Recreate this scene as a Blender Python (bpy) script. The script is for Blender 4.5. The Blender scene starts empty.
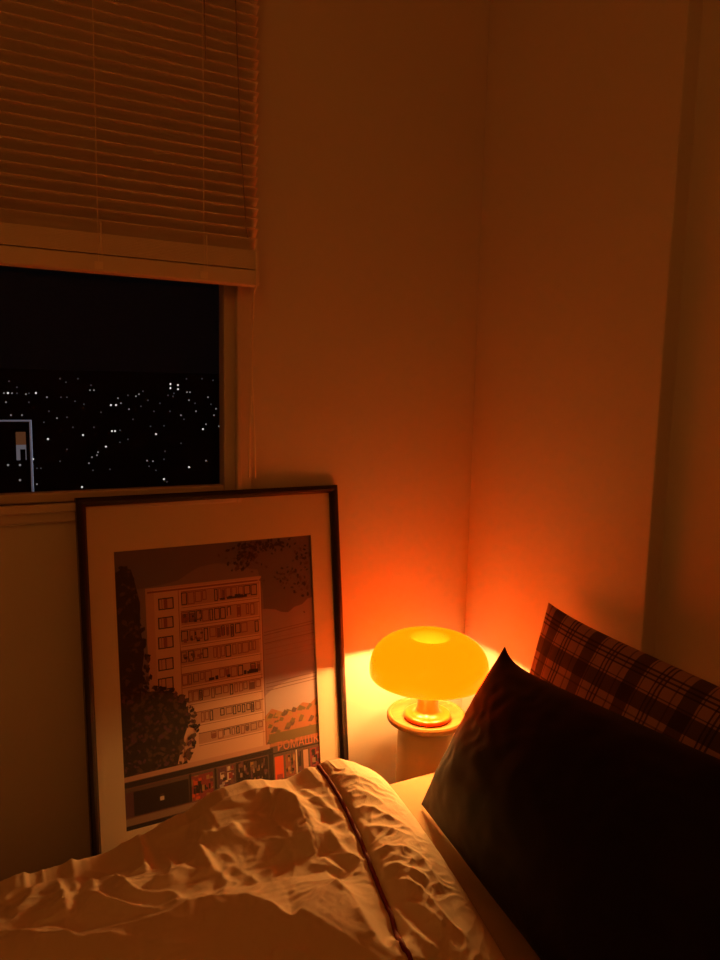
import bpy, bmesh, math, random
import numpy as np
from mathutils import Vector, Matrix, noise

random.seed(7)
scene = bpy.context.scene
COL = scene.collection
PI = math.pi

# ------------------------------------------------------------------ materials
def hexc(*c):
    return (c[0], c[1], c[2], 1.0)

def mat(name, color, rough=0.6, bump=0.0, bump_scale=200.0, var=0.0, var_scale=8.0, metallic=0.0,
        spec=0.5, coat=0.0, sheen=0.0, stretch=(1, 1, 1)):
    m = bpy.data.materials.new(name)
    m.use_nodes = True
    nt = m.node_tree
    b = nt.nodes['Principled BSDF']
    b.inputs['Base Color'].default_value = hexc(*color)
    b.inputs['Roughness'].default_value = rough
    b.inputs['Metallic'].default_value = metallic
    b.inputs['Specular IOR Level'].default_value = spec
    b.inputs['Coat Weight'].default_value = coat
    b.inputs['Sheen Weight'].default_value = sheen
    tc = nt.nodes.new('ShaderNodeTexCoord')
    mp = nt.nodes.new('ShaderNodeMapping')
    mp.inputs['Scale'].default_value = stretch
    nt.links.new(tc.outputs['Object'], mp.inputs['Vector'])
    if var > 0:
        n = nt.nodes.new('ShaderNodeTexNoise')
        n.inputs['Scale'].default_value = var_scale
        n.inputs['Detail'].default_value = 5
        nt.links.new(mp.outputs['Vector'], n.inputs['Vector'])
        r = nt.nodes.new('ShaderNodeValToRGB')
        r.color_ramp.elements[0].position = 0.3
        r.color_ramp.elements[1].position = 0.7
        r.color_ramp.elements[0].color = hexc(*[max(0, c * (1 - var)) for c in color])
        r.color_ramp.elements[1].color = hexc(*[min(1, c * (1 + var)) for c in color])
        nt.links.new(n.outputs['Fac'], r.inputs['Fac'])
        nt.links.new(r.outputs['Color'], b.inputs['Base Color'])
    if bump > 0:
        n2 = nt.nodes.new('ShaderNodeTexNoise')
        n2.inputs['Scale'].default_value = bump_scale
        n2.inputs['Detail'].default_value = 3
        nt.links.new(mp.outputs['Vector'], n2.inputs['Vector'])
        bp = nt.nodes.new('ShaderNodeBump')
        bp.inputs['Strength'].default_value = bump
        bp.inputs['Distance'].default_value = 0.002
        nt.links.new(n2.outputs['Fac'], bp.inputs['Height'])
        nt.links.new(bp.outputs['Normal'], b.inputs['Normal'])
    return m

def emis(name, color, strength, sampling=None):
    m = bpy.data.materials.new(name)
    m.use_nodes = True
    nt = m.node_tree
    nt.nodes.clear()
    e = nt.nodes.new('ShaderNodeEmission')
    e.inputs['Color'].default_value = hexc(*color)
    e.inputs['Strength'].default_value = strength
    o = nt.nodes.new('ShaderNodeOutputMaterial')
    nt.links.new(e.outputs[0], o.inputs['Surface'])
    if sampling:
        m.cycles.emission_sampling = sampling
    return m

def glass_mat(name, gloss=1.0):
    m = bpy.data.materials.new(name)
    m.use_nodes = True
    nt = m.node_tree
    nt.nodes.clear()
    t = nt.nodes.new('ShaderNodeBsdfTransparent')
    g = nt.nodes.new('ShaderNodeBsdfGlossy')
    g.inputs['Roughness'].default_value = 0.02
    f = nt.nodes.new('ShaderNodeFresnel')
    f.inputs['IOR'].default_value = 1.45
    mu = nt.nodes.new('ShaderNodeMath')
    mu.operation = 'MULTIPLY'
    mu.inputs[1].default_value = gloss
    mx = nt.nodes.new('ShaderNodeMixShader')
    o = nt.nodes.new('ShaderNodeOutputMaterial')
    nt.links.new(f.outputs[0], mu.inputs[0])
    nt.links.new(mu.outputs[0], mx.inputs[0])
    nt.links.new(t.outputs[0], mx.inputs[1])
    nt.links.new(g.outputs[0], mx.inputs[2])
    nt.links.new(mx.outputs[0], o.inputs['Surface'])
    return m

M = {}
M['wall'] = mat('wall_paint', (0.66, 0.64, 0.60), 0.75, bump=0.12, bump_scale=260, var=0.015, var_scale=3)
M['ceiling'] = mat('ceiling_paint', (0.87, 0.86, 0.84), 0.85)
M['floor'] = mat('dark_floorboards', (0.05, 0.03, 0.02), 0.45, var=0.4, var_scale=6, stretch=(1, 12, 1))
M['trim'] = mat('painted_window_frame', (0.62, 0.58, 0.55), 0.42)
M['blind'] = mat('blind_vinyl', (0.72, 0.66, 0.58), 0.45)
M['cord'] = mat('blind_cord', (0.85, 0.78, 0.66), 0.8)
M['cord_dark'] = mat('ladder_cord', (0.20, 0.16, 0.13), 0.8)
M['duvet'] = mat('cream_cotton', (0.81, 0.735, 0.575), 0.85, bump=0.35, bump_scale=900, sheen=0.1)
M['sheet'] = mat('fitted_sheet_cotton', (0.36, 0.27, 0.16), 0.85, bump=0.25, bump_scale=700)
M['piping'] = mat('maroon_piping', (0.16, 0.018, 0.02), 0.75)
M['dark_pillow'] = mat('dark_satin_cotton', (0.008, 0.005, 0.0085), 0.62, bump=0.2, bump_scale=500, sheen=0.03, spec=0.15)
M['frame'] = mat('dark_frame_wood', (0.018, 0.010, 0.010), 0.28, var=0.3, var_scale=14, stretch=(3, 3, 1))
M['mat_board'] = mat('cream_mat_board', (0.70, 0.62, 0.50), 0.9)
M['backing'] = mat('frame_backing', (0.25, 0.17, 0.10), 0.9)
M['table_wood'] = mat('pale_table_wood', (0.19, 0.10, 0.025), 0.45, var=0.22, var_scale=9, stretch=(1, 9, 1))
M['table_drum'] = mat('table_drum_paint', (0.40, 0.28, 0.14), 0.6)
M['metal'] = mat('railing_metal', (0.62, 0.66, 0.74), 0.4, metallic=0.2)
M['dark_ground'] = mat('night_hillside', (0.01, 0.012, 0.01), 1.0)
M['dark_facade'] = mat('night_facade', (0.02, 0.02, 0.022), 0.95)
M['glass'] = glass_mat('window_glass', 0.35)
M['frame_glass'] = glass_mat('picture_glass', 0.15)
M['pale_bulb_cap'] = mat('bulb_socket', (0.75, 0.7, 0.6), 0.5)

# lamp plastic: saturated orange-red; the lit shade glows through its plastic
M['plastic'] = mat('orange_plastic', (0.90, 0.085, 0.004), 0.30, coat=0.25)
M['shade_inner'] = mat('shade_inside', (0.95, 0.45, 0.10), 0.4)

def shade_material():
    m = bpy.data.materials.new('glowing_orange_shade')
    m.use_nodes = True
    nt = m.node_tree
    b = nt.nodes['Principled BSDF']
    b.inputs['Base Color'].default_value = (0.9, 0.22, 0.012, 1)
    b.inputs['Roughness'].default_value = 0.28
    tc = nt.nodes.new('ShaderNodeTexCoord')
    sep = nt.nodes.new('ShaderNodeSeparateXYZ')
    nt.links.new(tc.outputs['Object'], sep.inputs[0])
    cmb = nt.nodes.new('ShaderNodeCombineXYZ')
    nt.links.new(sep.outputs[0], cmb.inputs[0])
    nt.links.new(sep.outputs[1], cmb.inputs[1])
    ln = nt.nodes.new('ShaderNodeVectorMath')
    ln.operation = 'LENGTH'
    nt.links.new(cmb.outputs[0], ln.inputs[0])
    r = nt.nodes.new('ShaderNodeMapRange')
    r.inputs['From Min'].default_value = 0.018
    r.inputs['From Max'].default_value = 0.050
    nt.links.new(ln.outputs['Value'], r.inputs['Value'])
    mix = nt.nodes.new('ShaderNodeMix')
    mix.data_type = 'RGBA'
    nt.links.new(r.outputs['Result'], mix.inputs['Factor'])
    mix.inputs['A'].default_value = (1.0, 0.12, 0.002, 1)      # the funnel, next to the bulbs
    mix.inputs['B'].default_value = (1.0, 0.052, 0.0001, 1)
    nt.links.new(mix.outputs['Result'], b.inputs['Emission Color'])
    b.inputs['Emission Strength'].default_value = SHADE_GLOW
    return m

FILL_GLOW = 5.3  # strength of the added ceiling fill
SHADE_GLOW = 6.2
BULB_GLOW = 590.0
M['shade'] = shade_material()
M['bulb'] = emis('warm_bulb', (1.0, 0.455, 0.10), BULB_GLOW)

# ------------------------------------------------------------------ helpers
def link(o, parent=None):
    COL.objects.link(o)
    if parent is not None:
        o.parent = parent
    return o

def tag(o, label=None, cat=None, group=None, kind=None):
    if label: o['label'] = label
    if cat: o['category'] = cat
    if group: o['group'] = group
    if kind: o['kind'] = kind
    return o

def empty(name, loc, label=None, cat=None, group=None):
    o = bpy.data.objects.new(name, None)
    o.empty_display_size = 0.05
    o.location = loc
    COL.objects.link(o)
    tag(o, label, cat, group)
    return o

class MB:
    """collects shapes into one mesh"""
    def __init__(self):
        self.v, self.f, self.mi = [], [], []
    def add(self, verts, faces, mi=0):
        n = len(self.v)
        self.v += [tuple(p) for p in verts]
        self.f += [tuple(i + n for i in f) for f in faces]
        self.mi += [mi] * len(faces)
        return self
    def box(self, x0, x1, y0, y1, z0, z1, mi=0):
        v = [(x0, y0, z0), (x1, y0, z0), (x1, y1, z0), (x0, y1, z0),
             (x0, y0, z1), (x1, y0, z1), (x1, y1, z1), (x0, y1, z1)]
        f = [(0, 3, 2, 1), (4, 5, 6, 7), (0, 1, 5, 4), (1, 2, 6, 5), (2, 3, 7, 6), (3, 0, 4, 7)]
        return self.add(v, f, mi)
    def lathe(self, prof, n=64, mi=0, cx=0, cy=0, cap0=False, cap1=False):
        vs, fs = [], []
        for r, z in prof:
            for k in range(n):
                a = 2 * PI * k / n
                vs.append((cx + r * math.cos(a), cy + r * math.sin(a), z))
        for i in range(len(prof) - 1):
            for k in range(n):
                k2 = (k + 1) % n
                fs.append((i * n + k, i * n + k2, (i + 1) * n + k2, (i + 1) * n + k))
        if cap0: fs.append(tuple(reversed(range(n))))
        if cap1: fs.append(tuple(range((len(prof) - 1) * n, len(prof) * n)))
        return self.add(vs, fs, mi)
    def tube(self, pts, r, n=8, mi=0):
        pts = [Vector(p) for p in pts]
        vs, fs = [], []
        up = Vector((0.13, 0.21, 0.97))
        for i, p in enumerate(pts):
            d = (pts[min(i + 1, len(pts) - 1)] - pts[max(i - 1, 0)]).normalized()
            a = d.cross(up)
            if a.length < 0.2: a = d.cross(Vector((1, 0, 0)))
            a.normalize()
            b = d.cross(a)
            rr = r[i] if isinstance(r, (list, tuple)) else r
            for k in range(n):
                t = 2 * PI * k / n
                vs.append(p + a * (rr * math.cos(t)) + b * (rr * math.sin(t)))
        for i in range(len(pts) - 1):
            for k in range(n):
                k2 = (k + 1) % n
                fs.append((i * n + k, i * n + k2, (i + 1) * n + k2, (i + 1) * n + k))
        fs.append(tuple(range(n)))
        fs.append(tuple(reversed(range((len(pts) - 1) * n, len(pts) * n))))
        return self.add(vs, fs, mi)
    def build(self, name, mats, parent=None, smooth=False, bevel=0.0, loc=None, fix=True):
        me = bpy.data.meshes.new(name)
        me.from_pydata(self.v, [], self.f)
        if not isinstance(mats, (list, tuple)): mats = [mats]
        for m in mats: me.materials.append(m)
        me.polygons.foreach_set('material_index', self.mi)
        if fix:
            bm = bmesh.new()
            bm.from_mesh(me)
            bmesh.ops.recalc_face_normals(bm, faces=bm.faces[:])
            bm.to_mesh(me)
            bm.free()
        if smooth:
            me.polygons.foreach_set('use_smooth', [True] * len(me.polygons))
        o = bpy.data.objects.new(name, me)
        if loc: o.location = loc
        link(o, parent)
        if bevel > 0:
            bv = o.modifiers.new('bevel', 'BEVEL')
            bv.width = bevel
            bv.segments = 2
            bv.limit_method = 'ANGLE'
        return o

def grid_mesh(P, name, mats, parent=None, smooth=True, close_u=False, uv=None, loc=None):
    """P: array (nu, nv, 3)"""
    nu, nv = P.shape[:2]
    idx = np.arange(nu * nv).reshape(nu, nv)
    a, b, c, d = idx[:-1, :-1], idx[1:, :-1], idx[1:, 1:], idx[:-1, 1:]
    F = np.stack([a, b, c, d], -1).reshape(-1, 4)
    me = bpy.data.meshes.new(name)
    me.from_pydata(P.reshape(-1, 3).tolist(), [], F.tolist())
    me.materials.append(mats)
    if smooth: me.polygons.foreach_set('use_smooth', [True] * len(me.polygons))
    o = bpy.data.objects.new(name, me)
    if loc: o.location = loc
    return link(o, parent)

# ------------------------------------------------------------------ camera
CAM = Vector((-1.187, -1.610, 1.080))
dn = np.array([-120, 5720, 721.0]); dn /= np.linalg.norm(dn)
ax = np.array([1390, -62, 721.0]); ax -= ax.dot(dn) * dn; ax /= np.linalg.norm(ax)
az = -dn
ay = np.cross(az, ax)
R = np.stack([ax, ay, az])            # world <- view (x right, y down, z forward)
cd = bpy.data.cameras.new('camera')
cd.lens = 721.0 * 36.0 / 960.0
cd.sensor_width = 36.0
cd.clip_start = 0.02
cd.clip_end = 6000
cam = bpy.data.objects.new('camera', cd)
mw = Matrix.Identity(4)
for i in range(3):
    mw[i][0] = R[i, 0]; mw[i][1] = -R[i, 1]; mw[i][2] = -R[i, 2]; mw[i][3] = CAM[i]
cam.matrix_world = mw
COL.objects.link(cam)
scene.camera = cam

# ------------------------------------------------------------------ room shell
XL, YF, ZC = -2.35, -2.25, 2.40         # far left wall, wall behind the camera, ceiling
WX0, WX1, WZ0, WZ1 = -2.05, -0.668, 0.826, 1.98    # window opening
TH = 0.14
S = dict(kind='structure')
tag(MB().box(XL - TH, 0.3, YF - TH, TH, -0.1, 0).build('floor', M['floor']), **S)
tag(MB().box(XL - TH, 0.3, YF - TH, TH, ZC, ZC + 0.1).build('ceiling', M['ceiling']), **S)
w = MB()
w.box(XL - TH, WX0, 0, TH, 0, ZC).box(WX1, 0.3, 0, TH, 0, ZC)
w.box(WX0, WX1, 0, TH, 0, WZ0).box(WX0, WX1, 0, TH, WZ1, ZC)
tag(w.build('wall_back', M['wall']), **S)
STEP = -0.612
w = MB()
w.add([(0, 0, 0), (0, STEP, 0), (0.04, STEP, 0), (0.04, YF, 0), (0.3, YF, 0), (0.3, 0, 0),
       (0, 0, ZC), (0, STEP, ZC), (0.04, STEP, ZC), (0.04, YF, ZC), (0.3, YF, ZC), (0.3, 0, ZC)],
      [(0, 1, 7, 6), (1, 2, 8, 7), (2, 3, 9, 8), (3, 4, 10, 9), (4, 5, 11, 10), (5, 0, 6, 11),
       (5, 4, 3, 2, 1, 0), (6, 7, 8, 9, 10, 11)])
tag(w.build('wall_right', M['wall'], bevel=0.003), **S)
tag(MB().box(XL - TH, XL, YF, 0, 0, ZC).build('wall_left', M['wall']), **S)
tag(MB().box(XL - TH, 0.3, YF - TH, YF, 0, ZC).build('wall_front', M['wall']), **S)

# ------------------------------------------------------------------ window
win = tag(empty('window_1', ((WX0 + WX1) / 2, 0, WZ0)), **S)
def wpart(mb, name, m, bevel=0.003, parent=win):
    o = mb.build(name, m, None, bevel=bevel)
    o.parent = parent
    o.matrix_parent_inverse = Matrix.Translation(-Vector(parent.location))
    return tag(o, **S)
CX0, CX1, CZ0, CZ1 = -2.10, -0.636, 0.792, 2.03     # casing outline on the wall
fr = MB()
# flat casing on the wall face, then a narrower raised lip, then the sash set back
def ring(mb, x0, x1, z0, z1, l, r, b, t, y0, y1):
    mb.box(x0, x0 + l, y0, y1, z0, z1).box(x1 - r, x1, y0, y1, z0, z1)
    mb.box(x0 + l, x1 - r, y0, y1, z0, z0 + b).box(x0 + l, x1 - r, y0, y1, z1 - t, z1)
ring(fr, CX0, CX1, CZ0, CZ1, 0.034, 0.034, 0.040, 0.034, -0.012, 0.0)
ring(fr, CX0 + 0.026, CX1 - 0.026, CZ0 + 0.022, CZ1 - 0.026, 0.012, 0.012, 0.018, 0.012, -0.020, -0.0)
wpart(fr, 'window_frame', M['trim'])
sa = MB()
ring(sa, CX0 + 0.034, CX1 - 0.034, CZ0 + 0.040, CZ1 - 0.034, 0.034, 0.028, 0.021, 0.03, 0.0, 0.03)
wpart(sa, 'window_sash', M['trim'])
gl = MB().box(CX0 + 0.06, CX1 - 0.06, 0.013, 0.017, CZ0 + 0.055, CZ1 - 0.055)
wpart(gl, 'window_pane', M['glass'], bevel=0)

# ------------------------------------------------------------------ venetian blind
BX0, BX1, BY = -2.10, -0.636, -0.045
BL = empty('venetian_blind', (-1.37, BY, 1.30),
           'half-lowered cream venetian blind hanging in front of the dark window', 'blind')
def bpart(mb, name, m, bevel=0.0, smooth=False, parent=BL, off=(-1.37, BY, 1.30)):
    mb.v = [(p[0] - off[0], p[1] - off[1], p[2] - off[2]) for p in mb.v]
    return mb.build(name, m, parent, smooth=smooth, bevel=bevel)
bpart(MB().box(BX0, BX1, BY - 0.0178, BY + 0.0178, 1.300, 1.334), 'bottom_rail', M['blind'], bevel=0.004)
sl = MB()
def slat(mb, zc, tilt, jitter=0.0):
    n, wd, th, crown = 6, 0.0350, 0.0028, 0.0030
    d = Vector((0, -math.cos(tilt), math.sin(tilt)))        # towards the room, upwards
    nn = Vector((0, math.sin(tilt), math.cos(tilt)))        # outer, convex face
    pr = []
    for side in (1, -1):
        rng = range(n + 1) if side == 1 else range(n, -1, -1)
        for i in rng:
            s = i / n - 0.5
            pr.append(d * (s * wd) + nn * (crown * (1 - 4 * s * s) + side * th / 2))
    m = len(pr)
    vs = [Vector((x, BY, zc)) + p for x in (BX0 + 0.004, BX1 - 0.002 + jitter) for p in pr]
    fs = [(i, (i + 1) % m, m + (i + 1) % m, m + i) for i in range(m)]
    fs += [tuple(range(m)), tuple(reversed(range(m, 2 * m)))]
    mb.add(vs, fs)
for k in range(13):
    slat(sl, 1.3357 + k * 0.0030, math.radians(3), random.uniform(-.001, .001))
z = 1.389
while z < 2.0:
    slat(sl, z, math.radians(42 + random.uniform(-1.5, 1.5)), random.uniform(-.0015, .0015))
    z += 0.0216
bpart(sl, 'slats', M['blind'], smooth=False)
bpart(MB().box(BX0 - 0.003, BX1 + 0.003, BY - 0.02, BY + 0.018, 2.002, 2.04), 'head_rail', M['blind'], bevel=0.003)
for x in (-0.76, -0.972, -1.5, -1.95):
    c = MB().tube([(x, BY - 0.0185, 2.0), (x, BY - 0.0185, 1.31)], 0.0006, 6)
    c.tube([(x + 0.006, BY - 0.0185, 1.395), (x + 0.005, BY - 0.0205, 1.36), (x + 0.007, BY - 0.019, 1.33)], 0.0012, 6)
    c.box(x - 0.008, x + 0.008, BY - 0.0195, BY - 0.0175, 1.306, 1.320)
    bpart(c, 'ladder_cord', M['cord'])
bpart(MB().tube([(-0.693, BY - 0.0225, 2.01), (-0.692, BY - 0.0205, 1.88), (-0.682, BY - 0.0205, 1.62),
                 (-0.668, BY - 0.020, 1.42), (-0.664, BY - 0.019, 1.40)], 0.0013, 6), 'lift_cord', M['cord_dark'])
bpart(MB().tube([(-0.760, BY - 0.02, 2.01), (-0.758, BY - 0.022, 1.86), (-0.755, BY - 0.022, 1.74)], 0.0011, 6),
      'tilt_cord', M['cord_dark'])
pc = bpart(MB().tube([(-0.645, BY - 0.0195, 1.40), (-0.6445, BY - 0.0195, 1.302), (-0.6445, BY - 0.006, 1.285), (-0.646, BY, 1.18), (-0.647, BY, 1.075)], 0.0017, 6),
           'pull_cord', M['cord'])
tz = MB().lathe([(0.001, 1.082), (0.003, 1.078), (0.0034, 1.066), (0.0045, 1.060), (0.001, 1.058)], 12, cx=-0.647, cy=BY)
tz.tube([(-0.649, BY, 1.062), (-0.652, BY, 0.98), (-0.654, BY, 0.875)], 0.0024, 6)
tz.tube([(-0.645, BY, 1.062), (-0.642, BY, 0.98), (-0.639, BY, 0.872)], 0.0024, 6)
bpart(tz, 'cord_tassel', M['cord'], parent=BL)

# ------------------------------------------------------------------ picture frame (built in its own plane, leaning)
FO = Vector((-1.014, -0.140, 0.005))
YAW, TILT = 0.023, 0.129
FX, FW, FH = -0.007, 0.601, 0.846
ux = Vector((math.cos(YAW), math.sin(YAW), 0))
nrm = Vector((math.sin(YAW), -math.cos(YAW), 0))
up = Vector((0, 0, math.cos(TILT))) - nrm * math.sin(TILT)
nn = ux.cross(up)                                            # towards the room
PF = empty('picture_frame', FO, 'large dark-framed city print leaning against the wall under the window', 'picture')
PF.matrix_world = Matrix(((ux.x, up.x, nn.x, FO.x), (ux.y, up.y, nn.y, FO.y), (ux.z, up.z, nn.z, FO.z), (0, 0, 0, 1)))
RW = 0.019
def mould(mb):
    # mitred moulding with a stepped profile: (inset from the outer edge, height above the front plane)
    prof = [(0.0, -0.026), (0.0, -0.001), (0.003, 0.002), (0.009, 0.003), (0.014, 0.001), (RW, -0.006), (RW, -0.014), (0.006, -0.026)]
    m = len(prof)
    vs = []
    for cx, cy, sx, sy in ((FX, 0, 1, 1), (FW, 0, -1, 1), (FW, FH, -1, -1), (FX, FH, 1, -1)):
        for i, h in prof: vs.append((cx + sx * i, cy + sy * i, h))
    fs = []
    for c in range(4):
        c2 = (c + 1) % 4
        for i in range(m):
            j = (i + 1) % m
            fs.append((c * m + i, c2 * m + i, c2 * m + j, c * m + j))
    mb.add(vs, fs)
    return mb
mould(MB()).build('frame_moulding', M['frame'], PF)
MB().box(FX + 0.004, FW - 0.004, 0.004, FH - 0.004, -0.024, -0.018).build('backing_board', M['backing'], PF)
A0, A1, B0, B1 = 0.0655, 0.5290, 0.1240, 0.7265              # opening in the mat
mt = MB()
for x0, x1, y0, y1 in ((FX + 0.012, A0, 0.012, FH - 0.012), (A1, FW - 0.012, 0.012, FH - 0.012), (A0, A1, 0.012, B0), (A0, A1, B1, FH - 0.012)):
    mt.box(x0, x1, y0, y1, -0.0165, -0.0125)
mt.build('mat_board', M['mat_board'], PF)
MB().box(FX + 0.014, FW - 0.014, 0.014, FH - 0.014, -0.0110, -0.0095).build('glass_pane', M['frame_glass'], PF)

# --- the printed sheet: flat inks on paper, one mesh with an ink per slot
INK = {}
def ink(n, c):
    INK[n] = (len(INK), mat('ink_' + n, c, 0.8))
ink('sky', (0.140, 0.115, 0.155)); ink('cloud', (0.205, 0.160, 0.190)); ink('mauve', (0.300, 0.215, 0.270))
ink('pale', (0.42, 0.34, 0.38)); ink('wall', (0.60, 0.40, 0.33)); ink('wall_side', (0.50, 0.31, 0.26))
ink('rust', (0.24, 0.085, 0.055)); ink('dark', (0.032, 0.022, 0.024)); ink('leaf', (0.040, 0.026, 0.022))
ink('leaf_brown', (0.105, 0.060, 0.045)); ink('line', (0.17, 0.085, 0.075)); ink('balcony', (0.42, 0.25, 0.19))
ink('roof', (0.40, 0.17, 0.09)); ink('green', (0.17, 0.13, 0.065)); ink('awning', (0.13, 0.085, 0.075))
ink('shop_red', (0.26, 0.05, 0.055)); ink('shop_gold', (0.36, 0.21, 0.08)); ink('orange', (0.62, 0.10, 0.035))
ink('panel', (0.028, 0.016, 0.016)); ink('walk', (0.30, 0.21, 0.17)); ink('letter', (0.55, 0.19, 0.11)); ink('white', (0.62, 0.55, 0.50))
ink('plum', (0.12, 0.05, 0.075))
pr = MB()
PZ = [-0.0176]
def poly(pts, i, lift=None):
    PZ[0] += 0.0000012
    pts = [(min(max(x, A0 - .002), A1 + .002), min(max(y, B0 - .002), B1 + .002)) for x, y in pts]
    pr.add([(x, y, PZ[0]) for x, y in pts], [tuple(range(len(pts)))], INK[i][0])
def rect(x0, x1, y0, y1, i, sk=0.0):
    poly([(x0, y0), (x1, y0 + sk), (x1, y1 + sk), (x0, y1)], i)
def stroke(x0, y0, x1, y1, t, i):
    d = Vector((x1 - x0, y1 - y0)); n = Vector((-d.y, d.x)).normalized() * t / 2
    poly([(x0 - n.x, y0 - n.y), (x1 - n.x, y1 - n.y), (x1 + n.x, y1 + n.y), (x0 + n.x, y0 + n.y)], i)
# sheet and sky bands
rect(A0 - .002, A1 + .002, B0 - .002, B1 + .002, 'sky')
def wavy(y, amp, seed, i, x0=A0 - .002, x1=A1 + .002, yb=0.3):
    pts = [(x0, yb)]
    pts += [(x1, yb)]
    n = 40
    for k in range(n, -1, -1):
        x = x0 + (x1 - x0) * k / n
        pts.append((x, y + amp * (abs(noise.noise(Vector((x * 14, seed, 0)))) * 2.2 - .5)))
    poly(pts, i)
poly([(0.06, .63), (0.11, .640), (0.17, .646), (.20, .650), (.225, .664), (.25, .676), (.29, .680), (.33, .674), (.36, .662), (.39, .655), (.40, .60), (.40, .4), (.06, .4)], 'cloud')
poly([(.39, .3), (.535, .3), (.535, .575), (.515, .572), (.50, .560), (.478, .556), (.462, .545), (.445, .548), (.43, .556), (.41, .560), (.39, .562)], 'mauve')
poly([(.39, .28), (.535, .28), (.535, .392), (.50, .388), (.46, .384), (.42, .372), (.39, .352)], 'pale')
for y0, y1 in ((.505, .516), (.498, .510), (.479, .487), (.383, .389), (.374, .380), (.366, .373)):
    stroke(.398, y0, .53, y1, .0014, 'line')
for k in range(5): stroke(.40, .44 + .012 * k, .53, .447 + .012 * k, .0006, 'rust')
# roofs and bushes right of the block
poly([(.39, .305), (.41, .322), (.43, .312), (.45, .304), (.47, .310), (.49, .322), (.51, .316), (.535, .33), (.535, .22), (.39, .22)], 'roof')
random.seed(11)
for k in range(70):
    x = random.uniform(.40, .53); y = random.uniform(.238, .31 + .1 * max(0, x - .48))
    s = random.uniform(.004, .010)
    poly([(x - s, y - s * .5), (x + s * .4, y - s * .8), (x + s, y + s * .2), (x - s * .2, y + s * .8)], random.choice(['green', 'green', 'roof', 'awning', 'shop_gold', 'green']))
rect(.40, .535, .240, .262, 'green')
# tower block
poly([(.128, .20), (.39, .20), (.395, .637), (.128, .637)], 'wall')
poly([(.128, .20), (.146, .20), (.146, .637), (.128, .637)], 'wall_side')
rect(.128, .397, .6345, .640, 'wall_side'); rect(.132, .396, .6285, .6325, 'rust')
stroke(.386, .2, .390, .635, .0035, 'wall_side'); stroke(.393, .2, .3955, .635, .0015, 'rust')
stroke(.198, .24, .200, .628, .0015, 'rust')
def framebox(x0, x1, y0, y1, i, t=.0016):
    rect(x0, x1, y0, y0 + t, i); rect(x0, x1, y1 - t, y1, i); rect(x0, x0 + t, y0, y1, i); rect(x1 - t, x1, y0, y1, i)
for (x0, x1, y0, y1) in ((.155, .189, .589, .615), (.153, .187, .547, .573), (.151, .185, .503, .530), (.149, .183, .455, .482), (.147, .181, .412, .439)):
    rect(x0, x1, y0, y1, 'wall_side'); framebox(x0, x1, y0, y1, 'dark', .0026)
    stroke((x0 + x1) / 2, y0, (x0 + x1) / 2, y1, .0018, 'dark'); stroke(x0 + .008, y0, x0 + .008, y1, .0012, 'line')
    if y0 > .5: rect(x0 + .012, x0 + .020, y0 + .003, y1 - .003, 'rust')
rows = ((.592, .624), (.549, .580), (.505, .538), (.460, .492), (.412, .440), (.372, .400), (.322, .349), (.276, .300))
for r, (y0, y1) in enumerate(rows):
    x0 = (.206, .204, .202, .200, .200, .212, .222, .232)[r]
    x1 = .386
    rect(x0, x1, y0 + .0, y1, 'balcony')
    stroke(x0, y0 - .004, .39, y0 - .004, .0012, 'line')
    stroke(x0, y1, .39, y1, .0018, 'rust' if r < 6 else 'line')
    x = x0
    while x < x1 - .006:
        wdt = random.choice((.008, .010, .013, .016))
        if random.random() < .82:
            c = random.choice(('rust', 'dark', 'rust', 'dark' if r < 3 else 'line'))
            framebox(x, min(x + wdt, x1), y0 + .002 + random.choice((0, .003, .006)), y1 - .002, c, .0020)
            if random.random() < .25: rect(x + .002, x + wdt - .002, y0 + .006, y1 - .006, random.choice(('rust', 'line', 'wall_side')))
        x += wdt + random.choice((.001, .003))
    if r in (0, 4):
        for k in range(8):
            x = random.uniform(.25, .37)
            rect(x, x + random.uniform(.006, .014), y0 + .003, y0 + .003 + random.uniform(.004, .010), 'dark')
    if r in (1, 2, 3):
        for k in range(9):
            x = random.uniform(x0 + .004, x0 + .045); y = random.uniform(y0 + .002, y1 - .010)
            rect(x, x + random.uniform(.003, .008), y, y + random.uniform(.004, .009), random.choice(('dark', 'rust', 'line', 'leaf_brown')))
# trees: overlapping leaf flecks
def leaves(n, fx, smin, smax, inks, seed):
    random.seed(seed)
    for k in range(n):
        x, y = fx()
        s = random.uniform(smin, smax); a = random.uniform(0, 2 * PI)
        pts = [(x + s * q * math.cos(a + t), y + s * q * math.sin(a + t)) for t, q in ((0, 1), (1.2, .55), (2.3, .7), (3.3, .95), (4.4, .5), (5.3, .7))]
        if all(A0 < p[0] < A1 for p in pts): poly(pts, random.choice(inks))
poly([(.064, .20), (.064, .68), (.085, .690), (.10, .685), (.108, .65), (.116, .61), (.114, .56), (.120, .50), (.112, .45), (.11, .40), (.14, .38), (.15, .24)], 'leaf')
def cyp():
    y = random.uniform(.24, .692); t = (.692 - y) / .45
    return (random.uniform(.066, .098 + .034 * min(1, t * 2.0)), y)
leaves(330, cyp, .004, .009, ['leaf', 'dark', 'leaf_brown', 'dark'], 3)
poly([(.064, .20), (.07, .38), (.12, .415), (.155, .412), (.185, .40), (.205, .37), (.215, .34), (.195, .29), (.18, .235), (.17, .20)], 'leaf')
def tr2():
    while True:
        x, y = random.uniform(.066, .24), random.uniform(.222, .425)
        if ((x - .115) / .118) ** 2 + ((y - .315) / .112) ** 2 < 1: return x, y
leaves(520, tr2, .003, .009, ['leaf', 'dark', 'leaf_brown', 'leaf_brown', 'dark', 'plum'], 4)
def br(cx, cy, rx, ry):
    def f():
        while True:
            x, y = random.gauss(cx, rx), random.gauss(cy, ry)
            if y < B1 - .004: return x, y
    return f
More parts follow.
